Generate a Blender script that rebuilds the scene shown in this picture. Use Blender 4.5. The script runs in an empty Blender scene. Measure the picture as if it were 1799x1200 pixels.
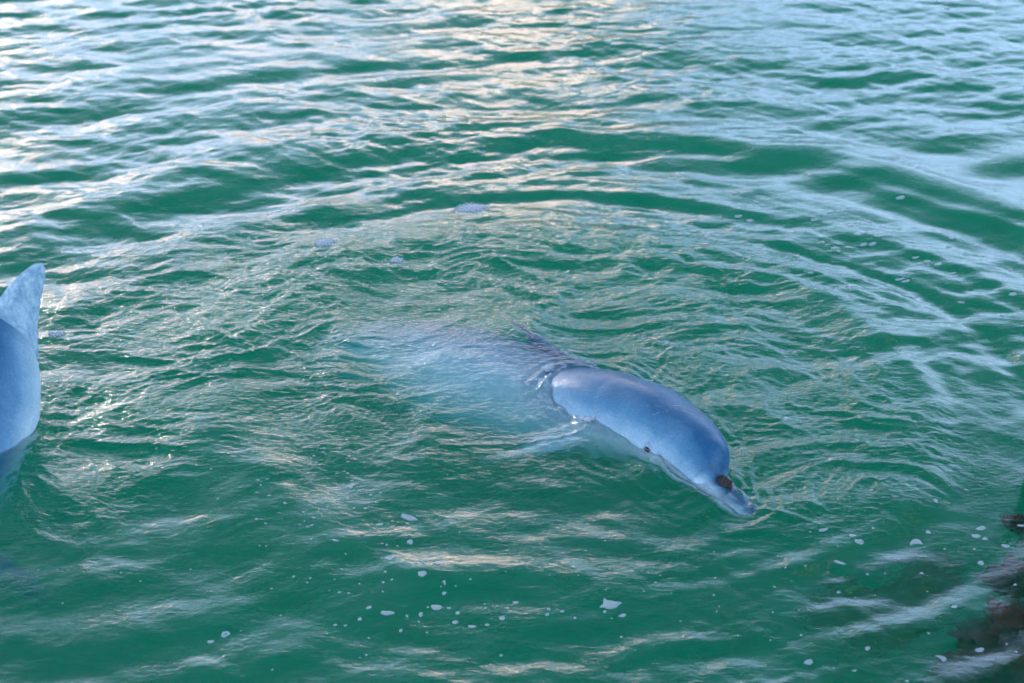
import bpy, bmesh, math, random
import numpy as np
from mathutils import Vector
R = math.radians
sc = bpy.context.scene
C = sc.collection
rng = np.random.default_rng(7)
random.seed(7)

# ------------------------------------------------------------------ camera
CAM_H, PITCH, FPX = 2.45, R(27), 3237.0
cam_d = bpy.data.cameras.new('camera')
cam = bpy.data.objects.new('camera', cam_d)
C.objects.link(cam)
cam.location = (0, 0, CAM_H)
cam.rotation_euler = (R(90) - PITCH, 0, 0)
cam_d.sensor_width = 36
cam_d.lens = 36 * FPX / 1799
cam_d.clip_start = 0.05
cam_d.clip_end = 20000
cam_d.dof.use_dof = True
cam_d.dof.focus_distance = 4.9
cam_d.dof.aperture_fstop = 4.0
sc.camera = cam

# ------------------------------------------------------------------ world
SUN_EL, SUN_AZ = 13.0, -26.0          # degrees; azimuth from +Y, negative = left
CLOUD_SHIFT = (0.3, 0.0, 0.2)
CLOUD_COL = (50.0, 36.0, 27.0, 1)
w = bpy.data.worlds.new('World')
sc.world = w
w.use_nodes = True
nt = w.node_tree
nt.nodes.clear()
L = nt.links.new
out = nt.nodes.new('ShaderNodeOutputWorld')
bg = nt.nodes.new('ShaderNodeBackground')
sky = nt.nodes.new('ShaderNodeTexSky')
sky.sky_type = 'NISHITA'
sky.sun_disc = False
sky.sun_elevation = R(SUN_EL)
sky.sun_rotation = R(SUN_AZ)
sky.air_density = 1.0
sky.dust_density = 0.4
sky.ozone_density = 2.0
bg.inputs[1].default_value = 0.15
# broken warm cloud, mostly two unseen banks placed ahead for their reflections
tc = nt.nodes.new('ShaderNodeTexCoord')
sep = nt.nodes.new('ShaderNodeSeparateXYZ')
L(tc.outputs['Generated'], sep.inputs[0])
mp = nt.nodes.new('ShaderNodeMapping')
mp.inputs['Location'].default_value = CLOUD_SHIFT
mp.inputs['Scale'].default_value = (1, 1, 3.2)
L(tc.outputs['Generated'], mp.inputs[0])
cn = nt.nodes.new('ShaderNodeTexNoise')
cn.inputs['Scale'].default_value = 2.6
cn.inputs['Detail'].default_value = 7
cn.inputs['Roughness'].default_value = 0.55
cn.inputs['Distortion'].default_value = 0.4
L(mp.outputs[0], cn.inputs['Vector'])
# main bank, placed dead ahead to mirror cream light in the waves
dp = nt.nodes.new('ShaderNodeVectorMath')
dp.operation = 'DOT_PRODUCT'
L(tc.outputs['Generated'], dp.inputs[0])
dp.inputs[1].default_value = (-0.05, 0.98, 0.17)
dr = nt.nodes.new('ShaderNodeMapRange')
dr.inputs['From Min'].default_value = 0.96
dr.inputs['From Max'].default_value = 1.0
dr.inputs['To Min'].default_value = -0.13
dr.inputs['To Max'].default_value = 0.11
L(dp.outputs['Value'], dr.inputs[0])
ds_ = nt.nodes.new('ShaderNodeVectorMath')  # second bank, added at the left for white glints in the waves
ds_.operation = 'DOT_PRODUCT'
L(tc.outputs['Generated'], ds_.inputs[0])
ds_.inputs[1].default_value = Vector((-0.30, 0.92, 0.29)).normalized()
d2r = nt.nodes.new('ShaderNodeMapRange')
d2r.inputs['From Min'].default_value = 0.985
d2r.inputs['From Max'].default_value = 1.0
d2r.inputs['To Min'].default_value = -0.13
d2r.inputs['To Max'].default_value = 0.14
L(ds_.outputs['Value'], d2r.inputs[0])
dmx = nt.nodes.new('ShaderNodeMath')
dmx.operation = 'MAXIMUM'
L(dr.outputs[0], dmx.inputs[0])
L(d2r.outputs[0], dmx.inputs[1])
brt = nt.nodes.new('ShaderNodeMapRange')        # brighter towards the second bank, to whiten its glints
brt.inputs['From Min'].default_value = 0.98
brt.inputs['From Max'].default_value = 0.995
brt.inputs['To Min'].default_value = 1.0
brt.inputs['To Max'].default_value = 1.2
L(ds_.outputs['Value'], brt.inputs[0])
ca = nt.nodes.new('ShaderNodeMath')
L(cn.outputs['Fac'], ca.inputs[0])
L(dmx.outputs[0], ca.inputs[1])
cm = nt.nodes.new('ShaderNodeMapRange')
cm.interpolation_type = 'SMOOTHSTEP'
cm.inputs['From Min'].default_value = 0.57
cm.inputs['From Max'].default_value = 0.63
L(ca.outputs[0], cm.inputs[0])
mix = nt.nodes.new('ShaderNodeMix')
mix.data_type = 'RGBA'
L(cm.outputs[0], mix.inputs['Factor'])
L(sky.outputs[0], mix.inputs[6])
cc = nt.nodes.new('ShaderNodeVectorMath')
cc.operation = 'SCALE'
cc.inputs[0].default_value = CLOUD_COL[:3]
L(brt.outputs[0], cc.inputs['Scale'])
L(cc.outputs[0], mix.inputs[7])
veil = nt.nodes.new('ShaderNodeMix')
veil.data_type = 'RGBA'
sp2 = nt.nodes.new('ShaderNodeSeparateXYZ')
L(tc.outputs['Generated'], sp2.inputs[0])
vr = nt.nodes.new('ShaderNodeMapRange')          # haze: thick low down, thin overhead, the same all round
vr.interpolation_type = 'SMOOTHSTEP'
vr.inputs['From Min'].default_value = 0.22
vr.inputs['From Max'].default_value = 0.56
vr.inputs['To Min'].default_value = 0.85
vr.inputs['To Max'].default_value = 0.03
L(sp2.outputs[2], vr.inputs[0])
L(vr.outputs[0], veil.inputs['Factor'])
L(sky.outputs[0], veil.inputs[6])
veil.inputs[7].default_value = (11.0, 15.2, 24.0, 1)
L(veil.outputs[2], mix.inputs[6])
L(mix.outputs[2], bg.inputs[0])
L(bg.outputs[0], out.inputs[0])

# ------------------------------------------------------------------ sun
sd = bpy.data.lights.new('sun', 'SUN')
sd.energy = 0.8
sd.angle = R(3.0)
sd.color = (1.0, 0.86, 0.68)
sun = bpy.data.objects.new('sun', sd)
C.objects.link(sun)
dv = Vector((math.sin(R(SUN_AZ)) * math.cos(R(SUN_EL)), math.cos(R(SUN_AZ)) * math.cos(R(SUN_EL)), math.sin(R(SUN_EL))))
sun.rotation_euler = dv.to_track_quat('Z', 'Y').to_euler()

sc.view_settings.view_transform = 'Standard'
sc.view_settings.look = 'None'
sc.view_settings.exposure = 0.58
sc.view_settings.gamma = 1
sc.view_settings.use_curve_mapping = False
sc.render.engine = 'CYCLES'
cy = sc.cycles
cy.use_denoising = True
cy.max_bounces = 10
cy.transmission_bounces = 6
cy.glossy_bounces = 3
cy.diffuse_bounces = 2
cy.volume_bounces = 3
cy.transparent_max_bounces = 8
cy.caustics_reflective = False
cy.caustics_refractive = True
cy.sample_clamp_indirect = 4


# ------------------------------------------------------------------ helpers
def px(u, v, z=0.0):
    """Pixel of the 1799x1200 photograph -> point at height z."""
    x = (u - 899.5) / FPX
    y = -(v - 600) / FPX
    dx, dy, dz = x, math.cos(PITCH) + y * math.sin(PITCH), -math.sin(PITCH) + y * math.cos(PITCH)
    t = (z - CAM_H) / dz
    return np.array((dx * t, dy * t, z))


_perm = np.random.default_rng(3).permutation(256)
_perm = np.concatenate([_perm, _perm])
_gang = np.random.default_rng(4).uniform(0, 2 * np.pi, 256)
_gx, _gy = np.cos(_gang), np.sin(_gang)


def perlin(x, y):
    xi = np.floor(x).astype(np.int64)
    yi = np.floor(y).astype(np.int64)
    xf, yf = x - xi, y - yi
    u = xf * xf * xf * (xf * (xf * 6 - 15) + 10)
    v = yf * yf * yf * (yf * (yf * 6 - 15) + 10)
    xi &= 255
    yi &= 255

    def g(ix, iy, fx, fy):
        h = _perm[_perm[ix & 255] + (iy & 255)]
        return _gx[h] * fx + _gy[h] * fy
    a = g(xi, yi, xf, yf)
    b = g(xi + 1, yi, xf - 1, yf)
    c = g(xi, yi + 1, xf, yf - 1)
    d = g(xi + 1, yi + 1, xf - 1, yf - 1)
    return (a + u * (b - a)) + v * ((c + u * (d - c)) - (a + u * (b - a)))


def sstep(a, b, x):
    t = np.clip((x - a) / (b - a), 0, 1)
    return t * t * (3 - 2 * t)


# ------------------------------------------------------------------ water heights
amb = []
_r = np.random.default_rng(11)
for i in range(96):
    lam = 0.028 * (0.42 / 0.028) ** (i / 95.0) * _r.uniform(0.9, 1.1)
    ang = R(90) + _r.normal(0, R(33)) + R(6)
    slope = 0.021 * (1 - 0.6 * sstep(0.2, 0.42, lam)) * (0.55 + 0.45 * sstep(0.03, 0.1, lam))
    amb.append((lam, ang, slope * lam / (2 * np.pi), _r.uniform(0, 2 * np.pi)))


def turb_mask(x, y):
    """1 where the dolphins have churned the surface into fine ripples."""
    n = perlin(x * 1.3 + 5, y * 1.3 + 2) * 0.5
    m = sstep(1.25, 0.45, np.hypot((x + 0.25) / 1.25, (y - 4.95) / 0.85) + n * 0.5)
    m = np.maximum(m, 0.9 * sstep(1.0, 0.5, np.hypot((x - 0.75) / 0.55, (y - 4.25) / 0.6) + n * 0.5))
    m = np.maximum(m, 0.8 * sstep(1.0, 0.5, np.hypot((x + 1.2) / 0.5, (y - 4.2) / 0.6) + n * 0.5))
    return m


def water_height(x, y):
    # slow warp so that no crest runs dead straight
    wx = x + 0.10 * perlin(x * 1.1 + 9, y * 1.1) + 0.025 * perlin(x * 4, y * 4 + 7)
    wy = y + 0.10 * perlin(x * 1.1, y * 1.1 + 31) + 0.025 * perlin(x * 4 + 3, y * 4)
    h = np.zeros_like(x)
    far = sstep(60, 9, np.hypot(x, y))
    patch = 0.75 + 0.9 * perlin(x * 0.9 + 40, y * 0.9 + 3)
    nearf = (0.70 + 0.30 * sstep(3.7, 6.0, y)) * (1 - 0.28 * sstep(0.3, 1.2, x) * sstep(5.0, 6.0, y))
    for lam, ang, a, ph in amb:
        s = np.sin(2 * np.pi * (wx * math.cos(ang) + wy * math.sin(ang)) / lam + ph)
        h += a * nearf * (s if lam > 0.2 else s * patch)
    # rings spreading from the dolphins
    cx, cy_ = 0.12, 4.55
    r = np.hypot(wx - cx, wy - cy_)
    th = np.arctan2(wy - cy_, wx - cx)
    mod = 1 + 1.2 * perlin(th * 1.3 + 11, r * 0.6)
    env = sstep(0.35, 0.95, r) * sstep(4.8, 1.6, r)
    ring = 0.0095 * np.cos(2 * np.pi * (r - 0.98) / 0.52) + 0.008 * np.cos(2 * np.pi * (r - 1.02) / 1.06)
    h += ring * env * np.clip(mod, 0.2, 2) * (0.30 + 0.70 * sstep(3.7, 4.7, y))
    # finer arcs running out to the right of the head
    r3 = np.hypot(wx - 0.22, wy - 4.45)
    th3 = np.arctan2(wy - 4.45, wx - 0.22)
    e3 = sstep(0.5, 0.85, r3) * sstep(2.6, 1.2, r3) * (0.25 + 0.75 * sstep(R(130), R(60), np.abs(th3 - R(20))))
    e3 = e3 * np.clip(0.9 + 1.4 * perlin(th3 * 2.2 + 3, r3 * 1.7), 0.1, 1.8)
    h += e3 * (0.0030 * np.cos(2 * np.pi * r3 / 0.19 + 1.0) + 0.0016 * np.cos(2 * np.pi * r3 / 0.105))
    r2 = np.hypot(wx + 1.35, wy - 4.5)
    h += 0.004 * np.cos(2 * np.pi * r2 / 0.3) * sstep(0.2, 0.5, r2) * sstep(2.2, 0.6, r2)
    # churned water
    m = turb_mask(x, y)
    calm = np.zeros_like(x)                      # silky sheet over the diving body
    for qx, qy, qr in ((0.02, 4.62, 0.16), (-0.12, 4.76, 0.18), (-0.28, 4.92, 0.17), (-0.42, 5.05, 0.14), (0.0, 4.42, 0.12), (-0.15, 4.55, 0.14), (-0.3, 4.7, 0.13)):
        calm = np.maximum(calm, np.exp(-((x - qx) ** 2 + (y - qy) ** 2) / (2 * (qr * 0.75) ** 2)))
    h = h * (1 - 0.55 * calm)
    sx, sy = x, y
    q1 = perlin(sx * 2.2, sy * 2.6 + 17)
    q2 = perlin(sx * 2.2 + 23, sy * 2.6)
    ux, uy = sx + 0.22 * q1, sy + 0.22 * q2
    q3 = perlin(ux * 7, uy * 9)
    ux, uy = ux + 0.05 * q3, uy + 0.05 * perlin(ux * 7 + 5, uy * 9 + 8)
    t = np.zeros_like(x)
    for f, a in ((4.5, 0.012), (9, 0.0065), (19, 0.0030), (38, 0.0018), (70, 0.0009)):
        n = perlin(ux * f * 0.75 + f, uy * f * 1.25 - f)
        t += a * (1 - 2.2 * np.abs(n))
    h = h * (1 - 0.35 * m) + t * m * (1 - 0.82 * calm)
    h = h * far
    # water drawn up over the diving back of the dolphin and along its fin
    for (bx, by, sw, bh) in BULGES:
        h += bh * np.exp(-((x - bx) ** 2 + (y - by) ** 2) / (2 * sw * sw))
    # the water line round each body: a raised lip and small rings close to the skin
    for tab in BODY_RINGS:
        d = np.full(x.shape, 9.0)
        near = (np.abs(x - tab[:, 0].mean()) < 1.1) & (np.abs(y - tab[:, 1].mean()) < 1.1)
        if not near.any():
            continue
        xn, yn = x[near], y[near]
        dn = np.full(xn.shape, 9.0)
        for qx, qy, qr in tab:
            dn = np.minimum(dn, np.hypot(xn - qx, yn - qy) - qr)
        nz = perlin(xn * 9, yn * 9)
        dn = dn + 0.012 * nz
        dp_ = np.maximum(dn, 0)
        a = np.clip(0.8 + 1.3 * perlin(xn * 6 + 4, yn * 6 + 1), 0.1, 2)
        h[near] += (0.010 * a + 0.005 * perlin(xn * 38, yn * 38) + 0.003 * perlin(xn * 80, yn * 80)) * np.exp(-dp_ / 0.022) + 0.0028 * a * np.cos(2 * np.pi * dn / 0.034) * np.exp(-dp_ / 0.09) * (dn > -0.05)
    return h


BODY_RINGS = [np.array([(0.56, 3.92, 0.02), (0.514, 3.97, 0.035), (0.47, 4.06, 0.07), (0.435, 4.16, 0.10), (0.37, 4.25, 0.125), (0.296, 4.355, 0.14), (0.22, 4.44, 0.14)]),
              np.array([(-2.0, 4.44, 0.22), (-1.8, 4.43, 0.22), (-1.62, 4.42, 0.21), (-1.5, 4.36, 0.19), (-1.46, 4.28, 0.16)])]
BULGES = [(0.26, 4.20, 0.075, 0.020), (0.38, 4.03, 0.06, 0.016), (0.47, 3.90, 0.05, 0.012), (0.0, 4.60, 0.16, 0.03), (-0.15, 4.72, 0.16, 0.02), (0.02, 4.85, 0.08, 0.02)]


def mat(name):
    m = bpy.data.materials.new(name)
    m.use_nodes = True
    m.node_tree.nodes.clear()
    return m, m.node_tree, m.node_tree.nodes, m.node_tree.links.new


def mesh_obj(name, verts, faces, material=None, parent=None, smooth=True):
    me = bpy.data.meshes.new(name)
    verts = np.asarray(verts, dtype=np.float32)
    faces = np.asarray(faces, dtype=np.int32)
    me.vertices.add(len(verts))
    me.vertices.foreach_set('co', verts.ravel())
    k = faces.shape[1]
    me.loops.add(faces.size)
    me.loops.foreach_set('vertex_index', faces.ravel())
    me.polygons.add(len(faces))
    me.polygons.foreach_set('loop_start', np.arange(0, faces.size, k, dtype=np.int32))
    me.polygons.foreach_set('loop_total', np.full(len(faces), k, dtype=np.int32))
    me.update(calc_edges=True)
    me.validate()
    if smooth:
        me.polygons.foreach_set('use_smooth', np.ones(len(me.polygons), dtype=bool))
    if material:
        me.materials.append(material)
    o = bpy.data.objects.new(name, me)
    C.objects.link(o)
    if parent:
        o.parent = parent
    return o


# ------------------------------------------------------------------ water material
def water_material():
    m, t, N, L = mat('sea_water')
    o = N.new('ShaderNodeOutputMaterial')
    g = N.new('ShaderNodeBsdfGlass')
    g.inputs['IOR'].default_value = 1.333
    g.inputs['Roughness'].default_value = 0.03
    g.inputs['Color'].default_value = (1, 1, 1, 1)
    tc = N.new('ShaderNodeTexCoord')
    mp = N.new('ShaderNodeMapping')
    mp.inputs['Scale'].default_value = (1, 1.6, 1)
    L(tc.outputs['Object'], mp.inputs[0])
    n1 = N.new('ShaderNodeTexNoise')
    n1.inputs['Scale'].default_value = 48
    n1.inputs['Detail'].default_value = 5
    n1.inputs['Distortion'].default_value = 0.6
    L(mp.outputs[0], n1.inputs['Vector'])
    at = N.new('ShaderNodeAttribute')
    at.attribute_name = 'churn'
    mr = N.new('ShaderNodeMapRange')
    mr.inputs['To Min'].default_value = 0.25
    mr.inputs['To Max'].default_value = 0.8
    L(at.outputs['Fac'], mr.inputs[0])
    b = N.new('ShaderNodeBump')
    b.inputs['Distance'].default_value = 0.006
    L(mr.outputs[0], b.inputs['Strength'])
    L(n1.outputs['Fac'], b.inputs['Height'])
    L(b.outputs[0], g.inputs['Normal'])
    L(g.outputs[0], o.inputs['Surface'])
    ab = N.new('ShaderNodeVolumeAbsorption')
    ab.inputs['Color'].default_value = WATER_ABS
    ab.inputs['Density'].default_value = 1.0 * ABS_D
    s = N.new('ShaderNodeVolumeScatter')
    s.inputs['Color'].default_value = WATER_SCA
    s.inputs['Density'].default_value = SCA_D
    s.inputs['Anisotropy'].default_value = 0.0
    ad = N.new('ShaderNodeAddShader')
    L(ab.outputs[0], ad.inputs[0])
    L(s.outputs[0], ad.inputs[1])
    L(ad.outputs[0], o.inputs['Volume'])
    m.cycles.homogeneous_volume = True
    return m


WATER_ABS = (0.0, 0.92, 0.83, 1)
ABS_D = 1.8
WATER_SCA = (0.0, 0.92, 0.40, 1)
SCA_D = 0.64


def axis(lo, hi, fine, out_lo, out_hi, g=1.18):
    core = list(np.arange(lo, hi, fine))
    a, st = [], fine
    p = lo
    while p > out_lo:
        st *= g
        p -= st
        a.append(max(p, out_lo))
    b, st, p = [], fine, core[-1]
    while p < out_hi:
        st *= g
        p += st
        b.append(min(p, out_hi))
    return np.array(a[::-1] + core + b)


def build_water(fine=0.0048):
    # finest near the camera, a little coarser towards the far edge of the view
    xs = axis(-2.55, 2.55, fine, -3000, 3000)
    ys = [3.0]
    while ys[-1] < 8.6:
        ys.append(ys[-1] + fine * (1 + 0.35 * (ys[-1] - 3.0) / 2))
    lo, st, p = [], fine, 3.0
    while p > -3000:
        st *= 1.18
        p -= st
        lo.append(max(p, -3000.0))
    hi, st, p = [], ys[-1] - ys[-2], ys[-1]
    while p < 3000:
        st *= 1.18
        p += st
        hi.append(min(p, 3000.0))
    ys = np.array(lo[::-1] + ys + hi)
    X, Y = np.meshgrid(xs, ys)
    Z = water_height(X, Y)
    ny, nx = X.shape
    print('water grid', nx, ny)
    top = np.stack([X, Y, Z], -1).reshape(-1, 3)
    idx = np.arange(nx * ny).reshape(ny, nx)
    f = np.stack([idx[:-1, :-1], idx[:-1, 1:], idx[1:, 1:], idx[1:, :-1]], -1).reshape(-1, 4)
    # closed body: walls and a bottom well below the bed
    corner = len(top)
    ring = np.concatenate([idx[0, :], idx[1:, -1], idx[-1, -2::-1], idx[-2:0:-1, 0]])
    low = top[ring].copy()
    low[:, 2] = -6.0
    k = len(ring)
    li = corner + np.arange(k)
    walls = np.stack([ring, li, np.roll(li, -1), np.roll(ring, -1)], -1)
    cen = np.array([[0, 0, -6.0]])
    o = mesh_obj('water', np.concatenate([top, low]), np.concatenate([f, walls]), water_material())
    bm = None
    churn = np.concatenate([turb_mask(X, Y).ravel(), np.zeros(k)])
    a = o.data.attributes.new('churn', 'FLOAT', 'POINT')
    a.data.foreach_set('value', churn.astype(np.float32))
    o['kind'] = 'structure'
    return o


build_water()


# ------------------------------------------------------------------ sea bed
def bed_z(x, y):
    z = -1.9 + 1.55 * sstep(4.5, 2.8, y - 0.1 * x)
    z = z + 0.05 * perlin(x * 1.5, y * 1.5) + 0.02 * perlin(x * 5, y * 5)
    z = z + (0.50 + 0.25 * perlin(x * 4 + 2, y * 4)) * sstep(0.35, 1.1, x) * sstep(4.1, 3.2, y)
    return np.clip(z, -5, -0.30)


def build_bed():
    xs = axis(-2.5, 2.5, 0.03, -3000, 3000, 1.25)
    ys = axis(2.5, 8.5, 0.03, -3000, 3000, 1.25)
    X, Y = np.meshgrid(xs, ys)
    Z = bed_z(X, Y)
    ny, nx = X.shape
    idx = np.arange(nx * ny).reshape(ny, nx)
    f = np.stack([idx[:-1, :-1], idx[:-1, 1:], idx[1:, 1:], idx[1:, :-1]], -1).reshape(-1, 4)
    m, t, N, L = mat('sea_bed_sand')
    o = N.new('ShaderNodeOutputMaterial')
    d = N.new('ShaderNodeBsdfDiffuse')
    tc = N.new('ShaderNodeTexCoord')
    n1 = N.new('ShaderNodeTexNoise')
    n1.inputs['Scale'].default_value = 3.2
    n1.inputs['Detail'].default_value = 6
    L(tc.outputs['Object'], n1.inputs['Vector'])
    cr = N.new('ShaderNodeValToRGB')
    cr.color_ramp.elements[0].position = 0.40
    cr.color_ramp.elements[0].color = (0.03, 0.04, 0.03, 1)
    cr.color_ramp.elements[1].position = 0.58
    cr.color_ramp.elements[1].color = (0.45, 0.43, 0.32, 1)
    L(n1.outputs['Fac'], cr.inputs[0])
    L(cr.outputs[0], d.inputs[0])
    L(d.outputs[0], o.inputs[0])
    ob = mesh_obj('sea_bed', np.stack([X, Y, Z], -1).reshape(-1, 3), f, m)
    ob['kind'] = 'structure'


build_bed()


# ------------------------------------------------------------------ dolphins
def spline(tab, s):
    """Monotone-ish cubic through a table [(s, a, b, ...)]."""
    tab = np.array(tab, float)
    xs, ys = tab[:, 0], tab[:, 1:]
    m = np.gradient(ys, xs, axis=0)
    i = np.clip(np.searchsorted(xs, s) - 1, 0, len(xs) - 2)
    h = (xs[i + 1] - xs[i])
    t = ((s - xs[i]) / h)[:, None]
    h = h[:, None]
    h00, h10, h01, h11 = 2 * t**3 - 3 * t**2 + 1, t**3 - 2 * t**2 + t, -2 * t**3 + 3 * t**2, t**3 - t**2
    return h00 * ys[i] + h10 * h * m[i] + h01 * ys[i + 1] + h11 * h * m[i + 1]


# s, half width, height above axis, depth below axis   (metres from the snout tip)
BODY = [(0.000, 0.004, 0.003, 0.003), (0.006, 0.014, 0.010, 0.012), (0.02, 0.027, 0.016, 0.024), (0.05, 0.035, 0.020, 0.031),
        (0.10, 0.043, 0.024, 0.039), (0.14, 0.052, 0.030, 0.050), (0.160, 0.057, 0.060, 0.056),
        (0.180, 0.067, 0.086, 0.064), (0.22, 0.081, 0.100, 0.080), (0.30, 0.100, 0.109, 0.100), (0.36, 0.113, 0.115, 0.112),
        (0.42, 0.126, 0.128, 0.114), (0.55, 0.154, 0.145, 0.142), (0.75, 0.186, 0.170, 0.172), (0.95, 0.215, 0.188, 0.200),
        (1.20, 0.225, 0.180, 0.205), (1.50, 0.170, 0.150, 0.150), (1.80, 0.085, 0.090, 0.080), (2.05, 0.035, 0.050, 0.045),
        (2.20, 0.020, 0.022, 0.022), (2.26, 0.006, 0.006, 0.006)]


def dolphin_material(name, back, side, belly):
    m, t, N, L = mat(name)
    o = N.new('ShaderNodeOutputMaterial')
    p = N.new('ShaderNodeBsdfPrincipled')
    at = N.new('ShaderNodeAttribute')
    at.attribute_name = 'around'
    tc = N.new('ShaderNodeTexCoord')
    n1 = N.new('ShaderNodeTexNoise')
    n1.inputs['Scale'].default_value = 7
    n1.inputs['Detail'].default_value = 5
    n1.inputs['Roughness'].default_value = 0.6
    L(tc.outputs['Object'], n1.inputs['Vector'])
    ma = N.new('ShaderNodeMath')
    ma.operation = 'MULTIPLY_ADD'
    ma.inputs[1].default_value = 0.30
    L(n1.outputs['Fac'], ma.inputs[0])
    L(at.outputs['Fac'], ma.inputs[2])
    cr = N.new('ShaderNodeValToRGB')
    e = cr.color_ramp.elements
    e[0].position, e[0].color = 0.36, back
    e[1].position, e[1].color = 0.74, belly
    x = e.new(0.52)
    x.color = side
    L(ma.outputs[0], cr.inputs[0])
    # fine freckles and scratches
    n2 = N.new('ShaderNodeTexNoise')
    n2.inputs['Scale'].default_value = 160
    n2.inputs['Detail'].default_value = 4
    L(tc.outputs['Object'], n2.inputs['Vector'])
    mr = N.new('ShaderNodeMapRange')
    mr.inputs['From Min'].default_value = 0.3
    mr.inputs['From Max'].default_value = 0.7
    mr.inputs['To Min'].default_value = 0.88
    mr.inputs['To Max'].default_value = 1.12
    L(n2.outputs['Fac'], mr.inputs[0])
    mx = N.new('ShaderNodeMix')
    mx.data_type = 'RGBA'
    mx.blend_type = 'MULTIPLY'
    mx.inputs['Factor'].default_value = 1
    L(cr.outputs[0], mx.inputs[6])
    L(mr.outputs[0], mx.inputs[7])
    wv = N.new('ShaderNodeTexNoise')
    wv.inputs['Scale'].default_value = 9
    wv.inputs['Detail'].default_value = 8
    wv.inputs['Roughness'].default_value = 0.8
    mp = N.new('ShaderNodeMapping')
    mp.inputs['Scale'].default_value = (1, 6, 6)
    mp.inputs['Rotation'].default_value = (0, 0, R(40))
    L(tc.outputs['Object'], mp.inputs[0])
    L(mp.outputs[0], wv.inputs['Vector'])
    sr = N.new('ShaderNodeMapRange')
    sr.inputs['From Min'].default_value = 0.60
    sr.inputs['From Max'].default_value = 0.68
    sr.inputs['To Max'].default_value = 0.35
    L(wv.outputs['Fac'], sr.inputs[0])
    ms = N.new('ShaderNodeMix')
    ms.data_type = 'RGBA'
    L(sr.outputs[0], ms.inputs['Factor'])
    L(mx.outputs[2], ms.inputs[6])
    ms.inputs[7].default_value = belly
    mk = N.new('ShaderNodeAttribute')
    mk.attribute_name = 'mark'
    mm = N.new('ShaderNodeMix')
    mm.data_type = 'RGBA'
    L(mk.outputs['Fac'], mm.inputs['Factor'])
    L(ms.outputs[2], mm.inputs[6])
    mm.inputs[7].default_value = (0.05, 0.09, 0.14, 1)
    L(mm.outputs[2], p.inputs['Base Color'])
    p.inputs['Roughness'].default_value = 0.5
    p.inputs['Specular IOR Level'].default_value = 0.12
    p.inputs['IOR'].default_value = 1.35
    p.inputs['Coat Weight'].default_value = 0.3
    p.inputs['Coat Roughness'].default_value = 0.06
    b = N.new('ShaderNodeBump')
    b.inputs['Strength'].default_value = 0.25
    b.inputs['Distance'].default_value = 0.002
    L(n2.outputs['Fac'], b.inputs['Height'])
    L(b.outputs[0], p.inputs['Normal'])
    # film of running water over the skin
    n3 = N.new('ShaderNodeTexNoise')
    n3.inputs['Scale'].default_value = 22
    n3.inputs['Detail'].default_value = 5
    n3.inputs['Distortion'].default_value = 1.2
    L(mp.outputs[0], n3.inputs['Vector'])
    b2 = N.new('ShaderNodeBump')
    b2.inputs['Strength'].default_value = 0.22
    b2.inputs['Distance'].default_value = 0.006
    L(n3.outputs['Fac'], b2.inputs['Height'])
    L(b2.outputs[0], p.inputs['Coat Normal'])
    L(p.outputs[0], o.inputs[0])
    return m


DOLPHIN = dolphin_material('dolphin_skin', (0.028, 0.125, 0.23, 1), (0.105, 0.255, 0.36, 1), (0.50, 0.62, 0.65, 1))


def fin_loft(base_f, base_r, tip, thick_dir, n_h=28, n_c=40, thick=0.022, sweep=0.35, notch=0.0, flare=1.6, tipw=0.0, convex=0.16):
    """A fin: aerofoil sections from the base chord up to a rounded tip. Points in world space.
    base_f / base_r front and rear of the base, tip the tip, thick_dir the sideways direction."""
    bf, br, tp, td = map(lambda a: np.array(a, float), (base_f, base_r, tip, thick_dir))
    chord0 = bf - br
    cl = np.linalg.norm(chord0)
    cdir = chord0 / cl
    td = td / np.linalg.norm(td)
    mid = (bf + br) / 2
    V, F = [], []
    for i in range(n_h):
        t = i / (n_h - 1)
        tt = t
        # leading edge convex, trailing edge concave
        lead = bf + (tp + cdir * cl * tipw / 2 - bf) * tt + cdir * cl * convex * math.sin(math.pi * tt) * (1 - 0.2 * tt)
        trail = br + (tp - cdir * cl * tipw / 2 - br) * tt + cdir * cl * (sweep * math.sin(math.pi * tt) * 0.5)
        if notch:
            trail = trail + cdir * cl * notch * (math.sin(tt * 23) * 0.5 + math.sin(tt * 41 + 1)) * (1 - tt)
        k = math.sqrt(max(0.0, 1 - tt ** (3.2 if not tipw > 0.2 else 8)))
        c = (lead + trail) / 2
        half = (lead - trail) / 2
        ln = np.linalg.norm(half)
        half = half * (k if ln > 1e-6 else 0)
        if ln < 0.018 * (1 - tt):
            pass
        th = thick * (1 - 0.65 * tt) * k * (1 + flare * math.exp(-tt * 9))
        fl = 1 + 0.10 * math.exp(-tt * 12)
        for j in range(n_c):
            a = 2 * math.pi * j / n_c
            ca = math.cos(a)
            V.append(c + half * ca * fl + td * (th * math.sin(a) * (0.65 + 0.35 * ca)))
    for i in range(n_h - 1):
        for j in range(n_c):
            a, b = i * n_c + j, i * n_c + (j + 1) % n_c
            F.append((a, b, b + n_c, a + n_c))
    return V, F


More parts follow.
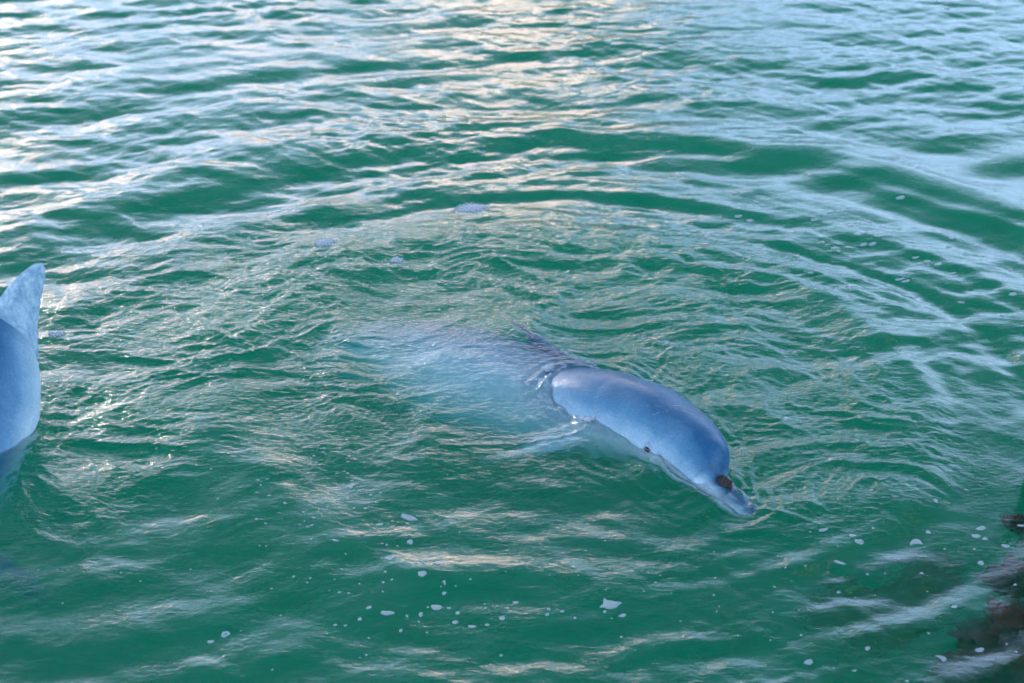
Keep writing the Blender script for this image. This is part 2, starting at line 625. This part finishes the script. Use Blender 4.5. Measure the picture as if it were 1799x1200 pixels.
def build_dolphin(name, spine, rolls, scale=1.0, dorsal=(0.86, 1.10, 0.20, 0.14), flippers=True, dnotch=0.0, mouth=True,
                  fin_lean=0.0, tipw=0.12, fin_pts=None, convex=0.16, fsweep=0.35, ns=340, nc=112, material=None, body=BODY, flip=((0.50, 0.62), 0.30)):
    """spine: [(s, x, y, z)] from the snout backwards; rolls: [(s, degrees)] (positive leans the back to the animal's left)."""
    Ltot = body[-1][0]
    u = np.linspace(0, 1, ns)
    s = Ltot * (u ** 1.35)
    P = spline(spine, s * 1.0)
    sec = spline(body, s) * scale
    roll = np.radians(spline([(a, b) for a, b in rolls], s)[:, 0])
    T = np.gradient(P, axis=0)
    T = -T / np.linalg.norm(T, axis=1)[:, None]          # points to the snout
    Z = np.array([0, 0, 1.0])
    Lft = np.cross(Z, T)
    Lft /= np.linalg.norm(Lft, axis=1)[:, None]           # animal's left
    U = np.cross(T, Lft)
    U2 = U * np.cos(roll)[:, None] + Lft * np.sin(roll)[:, None]
    L2 = Lft * np.cos(roll)[:, None] - U * np.sin(roll)[:, None]
    phi = np.linspace(0, 2 * np.pi, nc, endpoint=False)    # 0 = back, pi/2 = right flank
    cp, sp = np.cos(phi), np.sin(phi)
    W, A, B = sec[:, 0], sec[:, 1], sec[:, 2]
    up = np.where(cp[None] > 0, A[:, None] * cp[None], B[:, None] * cp[None])
    rt = W[:, None] * np.sign(sp)[None] * np.abs(sp)[None] ** 0.92
    # how far from the back line, 0..1
    around = np.abs(((phi + np.pi) % (2 * np.pi)) - np.pi) / np.pi
    around = np.repeat(around[None], ns, 0) + 0.22 * sstep(0.60, 0.90, s)[:, None] - 0.05 * sstep(0.2, 0.0, s)[:, None] * 0
    around = around + 0.22 * sstep(0.17, 0.13, s)[:, None]
    mark = np.zeros_like(around)
    S = s[:, None] / scale * scale
    fold = np.abs(((phi + np.pi) % (2 * np.pi)) - np.pi)[None]
    Sn = s[:, None]
    rad = np.ones_like(around)
    if mouth:
        # mouth line along the beak, rising a little at its corner below the eye
        pm = R(97) + R(12) * sstep(0.02, 0.16, Sn) - R(14) * sstep(0.20, 0.275, Sn)
        d = (fold - pm) * (W[:, None])
        g = np.exp(-(d / 0.0032) ** 2) * sstep(0.0, 0.012, Sn) * sstep(0.285, 0.262, Sn)
        rad = rad - 0.0050 * g / np.maximum(W[:, None], 0.01)
        mark = mark + 0.75 * g
        # lip swelling
        g2 = np.exp(-((d - 0.009) / 0.007) ** 2) * sstep(0.28, 0.2, Sn)
        rad = rad + 0.0022 * g2 / np.maximum(W[:, None], 0.015)
        # crease between melon and beak
        g3 = np.exp(-((Sn - 0.152 - 0.012 * (fold / np.pi)) / 0.0055) ** 2) * sstep(R(118), R(60), fold)
        rad = rad - 0.05 * g3
        mark = mark + 0.35 * g3
        # eye socket bulge and crease
        ds = np.hypot((Sn - EYE_S) / 1.0, (fold - EYE_F) * W[:, None])
        rad = rad + 0.0055 / np.maximum(W[:, None], 0.03) * np.exp(-(ds / 0.022) ** 2)
        g4 = np.exp(-((ds - 0.015) / 0.0030) ** 2)
        mark = mark + 0.5 * g4
        rad = rad - 0.0015 / np.maximum(W[:, None], 0.03) * g4
        # neck crease behind the head, blowhole
        g5 = np.exp(-((Sn - 0.50 - 0.05 * np.sin(fold * 2)) / 0.012) ** 2) * sstep(R(150), R(70), fold)
        rad = rad - 0.004 * g5
        bl = np.hypot((Sn - 0.335 + 0.02 * np.cos(phi)[None]) / 1.0, (phi[None] + 0 - np.where(phi[None] > np.pi, 2 * np.pi, 0)) * W[:, None] / 2.2)
        g6 = np.exp(-((bl - 0.011) / 0.0025) ** 2)
        mark = mark + 0.8 * g6
        rad = rad - 0.02 * g6
    # gentle unevenness of the flesh
    un = perlin(Sn * 6 + np.cos(phi)[None] * 1.5, np.sin(phi)[None] * 1.5 + 3.3 + Sn * 2)
    rad = rad * (1 + 0.022 * un)
    co = P[:, None, :] + U2[:, None, :] * (up * rad)[..., None] - L2[:, None, :] * (rt * rad)[..., None]
    V = list(co.reshape(-1, 3))
    idx = np.arange(ns * nc).reshape(ns, nc)
    nx = np.roll(idx, -1, 1)
    F = [tuple(f) for f in np.stack([idx[:-1], nx[:-1], nx[1:], idx[1:]], -1).reshape(-1, 4)]
    aro = list(around.ravel())
    mar = list(mark.ravel())

    def at_s(q):
        i = int(np.argmin(np.abs(s - q)))
        return i

    def add(VF, val):
        v, f = VF
        o = len(V)
        V.extend(v)
        F.extend([tuple(int(k) + o for k in q) for q in f])
        if val == 0.52:      # old scars mottle this fin
            q = np.array(v)
            aro.extend(list(val + 0.10 * perlin(q[:, 0] * 40 + q[:, 1] * 9, q[:, 2] * 26) + 0.14 * perlin(q[:, 0] * 110, q[:, 2] * 90)))
        else:
            aro.extend([val] * len(v))
        mar.extend([0] * len(v))
    # dorsal fin
    s0, s1, hgt, back = dorsal
    i0, i1 = at_s(s0), at_s(s1)
    im = at_s((s0 + s1) / 2)
    bf = P[i0] + U2[i0] * A[i0] * 0.93
    br = P[i1] + U2[i1] * A[i1] * 0.93
    ln = math.radians(fin_lean)
    upd = U2[im] * math.cos(ln) + L2[im] * math.sin(ln)
    tp = P[im] + U2[im] * A[im] + upd * hgt - T[im] * back
    side = np.cross(T[im], upd)
    if fin_pts:
        bf, br, tp = [np.array(q) for q in fin_pts]
        side = np.array((0.25, 0.97, 0.0))
    add(fin_loft(bf, br, tp, side, notch=dnotch, tipw=tipw, convex=convex, sweep=fsweep, thick=0.020 * scale), 0.06 if not dnotch else 0.52)
    # flippers
    if flippers:
        (f0, f1), fl = flip
        for sg in (1, -1):
            ia, ib = at_s(f0), at_s(f1)
            a_ = R(128)
            def pt(i, a):
                return P[i] + U2[i] * B[i] * math.cos(a) * 0.92 - L2[i] * W[i] * math.sin(a) * 0.92 * sg
            bf, br = pt(ia, a_), pt(ib, a_)
            outd = -L2[ia] * sg * 0.70 - U2[ia] * 0.62 - T[ia] * 0.65
            outd /= np.linalg.norm(outd)
            tp = (bf + br) / 2 + outd * fl
            side = np.cross(T[ia], outd)
            add(fin_loft(bf, br, tp, side, thick=0.016 * scale), 0.72)
    # flukes
    it = at_s(Ltot * 0.965)
    for sg in (1, -1):
        bf = P[it] + T[it] * 0.09
        br = P[it] - T[it] * 0.04
        tp = P[it] - L2[it] * sg * 0.26 - T[it] * 0.10
        add(fin_loft(bf, br, tp, U2[it], thick=0.014), 0.2)
    root = bpy.data.objects.new(name, None)
    root.location = P[at_s(0.9)]
    C.objects.link(root)
    o = mesh_obj('body', V, F, material or DOLPHIN)
    o.parent = root
    o.matrix_parent_inverse.translation = -root.location
    for nm, arr in (('around', aro), ('mark', mar)):
        a = o.data.attributes.new(nm, 'FLOAT', 'POINT')
        a.data.foreach_set('value', np.clip(np.array(arr), 0, 1).astype(np.float32))
    frame = dict(P=P, U=U2, L=L2, T=T, s=s, sec=sec, at=at_s)
    return root, frame


def uv_ball(r, n=16, m=12, squash=(1, 1, 1)):
    V, F = [], []
    for i in range(m + 1):
        th = math.pi * i / m
        for j in range(n):
            a = 2 * math.pi * j / n
            V.append((r * math.sin(th) * math.cos(a) * squash[0], r * math.sin(th) * math.sin(a) * squash[1], r * math.cos(th) * squash[2]))
    for i in range(m):
        for j in range(n):
            F.append((i * n + j, (i + 1) * n + j, (i + 1) * n + (j + 1) % n, i * n + (j + 1) % n))
    return V, F


def simple_mat(name, col, rough=0.5, coat=0.0):
    m, t, N, L = mat(name)
    o = N.new('ShaderNodeOutputMaterial')
    p = N.new('ShaderNodeBsdfPrincipled')
    tc = N.new('ShaderNodeTexCoord')
    n1 = N.new('ShaderNodeTexNoise')
    n1.inputs['Scale'].default_value = 60
    n1.inputs['Detail'].default_value = 5
    L(tc.outputs['Object'], n1.inputs['Vector'])
    cr = N.new('ShaderNodeValToRGB')
    cr.color_ramp.elements[0].color = (*[c * 0.5 for c in col], 1)
    cr.color_ramp.elements[1].color = (*[min(1, c * 1.5) for c in col], 1)
    L(n1.outputs['Fac'], cr.inputs[0])
    L(cr.outputs[0], p.inputs['Base Color'])
    p.inputs['Roughness'].default_value = rough
    p.inputs['Coat Weight'].default_value = coat
    L(p.outputs[0], o.inputs[0])
    return m


EYE_S, EYE_F = 0.315, R(99)

spine1 = [(0.0, 0.600, 3.880, -0.030), (0.131, 0.514, 3.985, 0.005), (0.333, 0.435, 4.180, 0.010), (0.574, 0.296, 4.385, -0.050),
          (0.904, 0.098, 4.610, -0.180), (1.31, -0.170, 4.850, -0.235), (1.721, -0.440, 5.110, -0.38), (2.04, -0.620, 5.30, -0.60),
          (2.26, -0.75, 5.43, -0.78)]
d1, fr = build_dolphin('dolphin', spine1, [(0, 18), (0.5, 26), (0.9, 34), (1.5, 25), (2.26, 10)],
                       dorsal=(0.80, 1.06, 0.12, 0.19), fin_lean=-30, flip=((0.54, 0.68), 0.30))
d1['label'] = 'blue-grey dolphin lifting its whole head and beak out of the green water'
d1['category'] = 'dolphin'
d1['group'] = 'dolphins at the water surface'

spine2 = [(0, -2.905, 4.52, 0.04), (0.158, -2.755, 4.51, 0.09), (0.563, -2.355, 4.48, 0.14), (0.965, -1.955, 4.45, 0.17), (1.232, -1.69, 4.42, 0.185), (1.384, -1.54, 4.4, 0.175), (1.482, -1.455, 4.37, 0.135), (1.603, -1.405, 4.3, 0.05), (1.768, -1.385, 4.2, -0.08), (2.04, -1.385, 4.04, -0.3), (2.414, -1.415, 3.85, -0.62)]
FAT = [(a, b * 1.02, c * 1.08, d * 1.08) for a, b, c, d in BODY]
d2, fr2 = build_dolphin('dolphin', spine2, [(0, 0), (2.26, 0)], dorsal=(1.30, 1.51, 0.205, 0.03),
                        fin_pts=((-1.41, 4.41, 0.26), (-1.285, 4.43, 0.15), (-1.240, 4.43, 0.425)), tipw=0.28, convex=0.06, fsweep=0.16, dnotch=0.02, mouth=True,
                        body=FAT)
d2['label'] = 'dolphin cut by the left edge showing its back and pale scarred fin'
d2['category'] = 'dolphin'
d2['group'] = 'dolphins at the water surface'

# eyes
eye_m = simple_mat('eye_black', (0.012, 0.012, 0.014), 0.08, 1.0)
i = fr['at'](EYE_S)
for f, sg in ((fr, 1), (fr, -1), (fr2, 1), (fr2, -1)):
    P, U, Lf, T, sec = f['P'][i], f['U'][i], f['L'][i], f['T'][i], f['sec'][i]
    pos = P + U * sec[2] * math.cos(EYE_F) - Lf * sec[0] * math.sin(EYE_F) * 0.985 * sg
    v, fc = uv_ball(0.0105, squash=(1.25, 1, 0.8))
    M = np.stack([T, -Lf * sg, U], 0)
    par = d1 if f is fr else d2
    o = mesh_obj('eye', np.array(v) @ M + pos, fc, eye_m, par)
    o.matrix_parent_inverse.translation = -par.location


# ------------------------------------------------------------------ weed lump on the beak
i = fr['at'](0.112)
clump_m = simple_mat('dark_weed', (0.045, 0.032, 0.020), 0.6, 0.2)


def lumpy(rx, ry, rz, seed, n=40, m=26, amp=0.25, freq=1.6):
    V, F = uv_ball(1.0, n, m)
    V = np.array(V)
    q = V * freq + seed * 3.1
    d = perlin(q[:, 0] + q[:, 2] * 0.7, q[:, 1] - q[:, 2] * 0.6) + 0.5 * perlin(q[:, 0] * 2.3 - q[:, 2], q[:, 1] * 2.3 + q[:, 2] * 1.7) \
        + 0.25 * perlin(q[:, 0] * 5 + q[:, 2] * 3, q[:, 1] * 5 - q[:, 2] * 4)
    V = V * (1 + amp * d)[:, None] * np.array((rx, ry, rz))
    return V, F


P, U, Lf, T, sec = fr['P'][i], fr['U'][i], fr['L'][i], fr['T'][i], fr['sec'][i]
pos = P + U * (sec[1] + 0.006)
v, fc = lumpy(0.020, 0.016, 0.012, 2, 56, 40, 0.9, 2.4)
o = mesh_obj('seaweed_clump', np.array(v) @ np.stack([T, Lf, U], 0) + pos, fc, clump_m)
o['label'] = 'small dark brown weed lump lying across the beak of the front dolphin'
o['category'] = 'seaweed'

# ------------------------------------------------------------------ rocks under the lower right corner
def rock_material():
    m, t, N, L = mat('weedy_rock')
    o = N.new('ShaderNodeOutputMaterial')
    p = N.new('ShaderNodeBsdfPrincipled')
    tc = N.new('ShaderNodeTexCoord')
    n1 = N.new('ShaderNodeTexNoise')
    n1.inputs['Scale'].default_value = 9
    n1.inputs['Detail'].default_value = 6
    L(tc.outputs['Object'], n1.inputs['Vector'])
    cr = N.new('ShaderNodeValToRGB')
    e = cr.color_ramp.elements
    e[0].position, e[0].color = 0.42, (0.10, 0.035, 0.018, 1)
    e[1].position, e[1].color = 0.60, (0.02, 0.05, 0.03, 1)
    L(n1.outputs['Fac'], cr.inputs[0])
    L(cr.outputs[0], p.inputs['Base Color'])
    p.inputs['Roughness'].default_value = 0.7
    b = N.new('ShaderNodeBump')
    b.inputs['Strength'].default_value = 1.0
    b.inputs['Distance'].default_value = 0.02
    L(n1.outputs['Fac'], b.inputs['Height'])
    L(b.outputs[0], p.inputs['Normal'])
    L(p.outputs[0], o.inputs[0])
    return m


rock_m = rock_material()
ROCKS = [(1790, 1120, -0.07, 0.12, 0.10, 'largest brown weedy rock under the water in the lower right corner'),
         (1788, 1022, -0.06, 0.07, 0.05, 'reddish weedy rock under the water at the right edge above the largest one'),
         (1785, 925, -0.05, 0.035, 0.03, 'small reddish rock under the water at the right edge, highest of the rocks'),
         (1700, 1200, -0.14, 0.07, 0.06, 'dark rock at the bottom edge beside the largest brown rock'),
         (1500, 1160, -0.50, 0.12, 0.12, 'dim rock deep under the water farthest left of the rocks'),
         (1620, 1110, -0.40, 0.09, 0.10, 'dim small rock deep under the water behind the other dark rocks')]
for k, (u, v_, z, r, r2, lab) in enumerate(ROCKS):
    c = px(u, v_, z)
    v, fc = lumpy(r, r * 0.8, r2, k + 5, 64, 44, 0.8, 2.2)
    o = mesh_obj('rock', np.array(v) + np.array((0, 0, -r2 * 0.8)), fc, rock_m)
    o.location = c
    o['label'] = lab
    o['category'] = 'rock'
    o['group'] = 'rocks under the water'

# ------------------------------------------------------------------ foam
def foam_material():
    m, t, N, L = mat('foam')
    o = N.new('ShaderNodeOutputMaterial')
    p = N.new('ShaderNodeBsdfPrincipled')
    p.inputs['Base Color'].default_value = (0.62, 0.68, 0.72, 1)
    p.inputs['Roughness'].default_value = 0.6
    p.inputs['Subsurface Weight'].default_value = 0.0
    tc = N.new('ShaderNodeTexCoord')
    n1 = N.new('ShaderNodeTexVoronoi')
    n1.inputs['Scale'].default_value = 260
    L(tc.outputs['Object'], n1.inputs['Vector'])
    b = N.new('ShaderNodeBump')
    b.inputs['Strength'].default_value = 0.5
    b.inputs['Distance'].default_value = 0.001
    L(n1.outputs['Distance'], b.inputs['Height'])
    L(b.outputs[0], p.inputs['Normal'])
    tr = N.new('ShaderNodeBsdfTransparent')
    mx = N.new('ShaderNodeMixShader')
    mx.inputs[0].default_value = 0.52
    L(tr.outputs[0], mx.inputs[1])
    L(p.outputs[0], mx.inputs[2])
    L(mx.outputs[0], o.inputs[0])
    return m


foam_m = foam_material()
_f = random.Random(5)


def fleck_mesh(seed, hook=0.0, hole=False, n=22):
    """A thin raft of bubbles with an uneven rim, about 1 unit across, lying flat."""
    rr = random.Random(seed)
    ph = [rr.uniform(0, 6.28) for _ in range(4)]
    V, F = [], []
    rings = [(1.0, -0.02), (0.97, 0.05), (0.80, 0.10), (0.5, 0.12)]
    if hole:
        rings += [(0.30, 0.11), (0.26, 0.02)]
    for q, z in rings:
        for j in range(n):
            a = 2 * math.pi * j / n
            r = 0.5 * q * (1 + 0.13 * math.sin(2 * a + ph[0]) + 0.09 * math.sin(3 * a + ph[1]) + 0.06 * math.sin(5 * a + ph[2]))
            x, y = r * math.cos(a), r * math.sin(a)
            y += hook * (x * x * 4 - 0.3)
            V.append((x, y, z))
    for i in range(len(rings) - 1):
        for j in range(n):
            F.append((i * n + j, i * n + (j + 1) % n, (i + 1) * n + (j + 1) % n, (i + 1) * n + j))
    if not hole:
        c = len(V)
        V.append((0, 0, 0.125))
        b = (len(rings) - 1) * n
        F2 = [(b + j, b + (j + 1) % n, c, c) for j in range(n)]
        return V, F, F2
    return V, F, []


def fleck_data(seed, **k):
    V, F, F2 = fleck_mesh(seed, **k)
    me = bpy.data.meshes.new('foam_fleck')
    me.from_pydata(V, [], [f for f in F] + [f[:3] for f in F2])
    me.polygons.foreach_set('use_smooth', [True] * len(me.polygons))
    me.materials.append(foam_m)
    return me


FL = [fleck_data(k) for k in range(8)]
FH = [fleck_data(20, hook=0.5), fleck_data(21, hook=-0.35)]
FR = fleck_data(31, hole=True)
spots = []          # u, v, width px, height px, angle in the picture, mesh, label
BC = 'white foam fleck floating on the green water at the bottom centre'
for zx, zy, w_, h_ in [(865,295,38,22),(993,357,38,26),(1053,315,35,16),(1000,314,20,12),(945,232,32,18),(825,162,32,12),(1050,490,48,26),
    (855,512,60,20),(783,491,26,12),(988,518,20,18),(933,524,14,10),(1100,493,20,10),(1134,512,24,14),(1124,549,24,18),(1190,566,36,14),
    (1309,533,32,16),(1363,471,26,14),(1250,559,20,10),(909,582,18,12),(747,537,22,12),(158,626,30,14),(690,562,16,8),(650,560,20,8),
    (712,15,22,12),(657,82,20,10),(650,225,34,8),(1080,434,20,12),(1080,389,14,12),(666,431,16,8),(703,434,12,7),(1710,484,36,14),
    (1785,522,34,14),(1715,507,14,12),(1492,497,20,10),(1487,519,20,9),(1547,506,18,10),(1597,532,12,10),(1245,492,12,8),(1290,485,12,7),
    (1332,493,14,8),(773,678,12,8),(783,611,10,8),(37,725,12,8),(555,220,10,8),(485,368,12,8),(847,349,12,10),(840,391,14,8),
    (724,98,10,8),(767,99,12,6),(585,103,9,7),(1305,680,18,8),(1780,608,12,9),(790,205,60,7),(922,205,30,8),(835,237,14,6),(853,243,10,8)]:
    spots.append((300 + zx * .4447, 850 + zy * .4447, w_ * .4447, h_ * .4447, _f.uniform(-25, 25), None, BC))
LR = 'white foam fleck floating near the dark rocks at the lower right'
for zx, zy, w_, h_ in [(732,242,28,22),(292,425,36,20),(330,458,50,34),(402,386,16,12),(692,407,34,18),(972,387,62,26),
    (944,428,56,24),(992,442,32,20),(1100,480,48,24),(970,570,38,28),(225,567,70,16),(657,624,24,14),(935,497,22,10),(220,724,26,14),
    (372,1020,32,24),(62,1092,54,30),(831,800,38,18),(963,1028,58,26),(695,940,16,12),(1105,997,14,12),(1155,1038,18,14),
    (1150,684,20,12),(893,184,26,10),(303,1137,26,12),(580,1192,24,12),(22,951,16,12),(307,752,12,8),(465,625,10,8),(642,545,10,8),
    (626,178,10,6),(1185,372,60,14),(140,395,60,16)]:
    spots.append((1400 + zx / 3, 800 + zy / 3, w_ / 3, h_ / 3, _f.uniform(-20, 30), None, LR))
spots.append((396, 1115, 18, 11, 0, FR, 'round foam ring with a dark centre, alone at the lower left'))
spots.append((718, 910, 40, 9, -35, FL[2], 'longest slanting foam streak, above the flecks at the bottom centre'))
spots.append((1073, 1062, 40, 16, -30, FH[0], 'hooked white foam scrap near the bottom, right of the scattered flecks'))
spots.append((1609, 953, 24, 12, 0, FH[1], 'notched white foam patch at the right, below the dark churned water'))
spots.append((1655, 1157, 22, 9, -60, FH[1], 'curved upright foam scrap at the bottom right over dark weed'))
UR = 'pale thin foam fleck drifting on the ringed water at the upper right'
for k in range(46):
    u = _f.uniform(1290, 1780)
    v_ = 330 + (u - 1290) * 0.28 + _f.gauss(40, 45)
    spots.append((u, v_, _f.uniform(7, 22), _f.uniform(2.5, 5), _f.uniform(-15, 35), None, UR))
SM = 'tiny white foam speck scattered on the lower water'
for k in range(125):
    u, v_ = _f.gauss(860, 420), _f.gauss(985, 95)
    if not (20 < u < 1780 and 740 < v_ < 1190) or (820 < u < 1360 and v_ < 940):
        continue
    spots.append((u, v_, _f.uniform(2.5, 5), _f.uniform(2, 3.5), _f.uniform(-90, 90), None, SM))
LS = 'tiny white foam speck between the two dolphins'
for k in range(40):
    u, v_ = _f.gauss(560, 70), _f.gauss(840, 50)
    spots.append((u, v_, _f.uniform(3, 7), _f.uniform(3, 5), _f.uniform(-90, 90), None, LS))


def heights_at(x, y):
    return water_height(np.array([float(x)]), np.array([float(y)]))[0]


for u, v_, w_, h_, ang, me, lab in spots:
    c = px(u, v_, 0.0)
    for _ in range(2):
        c = px(u, v_, heights_at(c[0], c[1]))
    d = math.hypot(c[1], CAM_H)
    sinel = CAM_H / d
    W_, H_ = 0.82 * w_ / FPX * d, 0.82 * h_ / FPX * d / sinel
    o = bpy.data.objects.new('foam_fleck', me or _f.choice(FL))
    C.objects.link(o)
    e = 0.01
    gx = (heights_at(c[0] + e, c[1]) - heights_at(c[0] - e, c[1])) / (2 * e)
    gy = (heights_at(c[0], c[1] + e) - heights_at(c[0], c[1] - e)) / (2 * e)
    nrm = Vector((-gx, -gy, 1)).normalized()
    q = nrm.to_track_quat('Z', 'Y')
    # turn, then squash along the line of sight is not needed: sizes are real lengths across and along
    a_ = math.radians(ang)
    o.rotation_mode = 'QUATERNION'
    from mathutils import Quaternion
    base = Vector((0, 0, 1)).rotation_difference(nrm)
    o.rotation_quaternion = base @ Quaternion((0, 0, 1), a_ * 1.0)
    o.location = (c[0], c[1], c[2] + 0.0012)
    o.scale = (W_, max(H_, 0.35 * W_) if abs(ang) > 40 else H_, 0.35 * min(W_, H_) + 0.004)
    if lab in (BC, LR, UR, SM, LS):
        sz = 'large' if w_ >= 14 else 'small' if w_ >= 6.5 else 'tiny'
        shp = 'elongated' if w_ > 2.1 * h_ else 'rounded'
        if lab == UR:
            shp = 'elongated'
            where = 'on the ringed water at the upper right' if u > 1530 else 'on the ringed water right of the upper middle'
        elif lab == LS:
            where = 'on the dark green water below left of the front dolphin'
        elif lab == LR:
            where = 'among the rocks at the lower right' if u > 1600 else 'left of the rocks at the lower right'
        else:
            where = ('near the bottom edge' if v_ > 1080 else 'in the lower middle band') + (', left part' if u < 600 else ', centre' if u < 850 else ', right of centre')
        lab = '%s %s white foam fleck %s' % (sz, shp, where)
    o['label'] = lab
    o['category'] = 'foam'
    o['group'] = 'foam flecks floating on the water'


def froth(u, v_, w_, h_, n, lab, ang=0):
    V, F = [], []
    c = px(u, v_, 0)
    d = math.hypot(c[1], CAM_H)
    W_, H_ = w_ / FPX * d, h_ / FPX * d / (CAM_H / d)
    for k in range(n):
        a, r = _f.uniform(0, 6.28), math.sqrt(_f.random()) * _f.uniform(0.4, 1)
        x0, y0 = r * math.cos(a) * W_ / 2, r * math.sin(a) * H_ / 2
        ca, sa = math.cos(math.radians(ang)), math.sin(math.radians(ang))
        x, y = c[0] + x0 * ca - y0 * sa, c[1] + x0 * sa + y0 * ca
        z = heights_at(x, y)
        b = _f.uniform(0.003, 0.009) * (1.3 - r)
        vv, ff = uv_ball(b, 8, 5, (1, 1, 0.8))
        o_ = len(V)
        V.extend([(p[0] + x, p[1] + y, p[2] + z + b * 0.2) for p in vv])
        F.extend([tuple(i + o_ for i in f) for f in ff])
    o = mesh_obj('foam_patch', V, F, foam_m)
    o['label'] = lab
    o['category'] = 'foam'
    o['group'] = 'froth patches in the churned water'


froth(828, 363, 80, 26, 420, 'largest white froth patch, on the churned water at the upper middle')
froth(570, 433, 44, 22, 260, 'round white froth patch in the swirl left of the largest one')
froth(697, 466, 34, 12, 70, 'small slanting froth patch below the two bigger ones', 40)
froth(962, 668, 26, 14, 50, 'small froth patch where the water closes over the front dolphin just ahead of its fin')
froth(1032, 755, 60, 16, 60, 'thin froth patch along the water line on the near flank of the front dolphin', -30)
froth(100, 590, 40, 16, 60, 'froth patch beside the base of the pale fin at the left edge')
froth(1665, 15, 10, 6, 20, 'faint froth patch at the top right edge')

# ------------------------------------------------------------------ far shore (seen mirrored in the waves)
def shore():
    n, m = 900, 14
    V, F = [], []
    for i in range(n):
        a = R(-150) + R(300) * i / (n - 1)
        t = np.array([a])
        hh = 3.6 + 2.2 * float(perlin(t * 9, t * 0)[0]) + 1.6 * float(perlin(t * 31, t * 0 + 4)[0]) + 1.1 * float(perlin(t * 90, t * 0 + 8)[0]) + 8.0 * math.exp(-((a - R(2)) / R(11)) ** 2)
        for j in range(m):
            q = j / (m - 1)
            rr_ = 75 + 6 * q + 1.5 * math.sin(i * 1.7 + j * 2.1)
            V.append((rr_ * math.sin(a), rr_ * math.cos(a), -0.6 + max(hh, 1.0) * math.sin(q * math.pi / 2) * 1.15))
    for i in range(n - 1):
        for j in range(m - 1):
            a = i * m + j
            F.append((a, a + m, a + m + 1, a + 1))
    o = mesh_obj('shore', V, F, simple_mat('mangrove_green', (0.03, 0.05, 0.02), 0.8))
    o['kind'] = 'structure'


shore()

# ------------------------------------------------------------------ unseen jetty pile, added right of the view to mirror dark at the lower right
v, f = [], []
n = 28
for i, z in enumerate(np.linspace(-2.0, 4.2, 46)):
    for j in range(n):
        a = 2 * math.pi * j / n
        r = 0.15 * (1 + 0.04 * math.sin(3 * a + z) + 0.02 * math.sin(11 * a + z * 2))
        v.append((r * math.cos(a), r * math.sin(a), z))
for i in range(45):
    for j in range(n):
        a, b = i * n + j, i * n + (j + 1) % n
        f.append((a, b, b + n, a + n))
p1 = mesh_obj('unseen_pile', v, f, simple_mat('old_wood', (0.05, 0.035, 0.025), 0.8))
p1.location = (1.50, 4.1, 0)
p1['label'] = 'unseen dark wooden pile added just past the right edge for its reflection'
p1['category'] = 'pile'
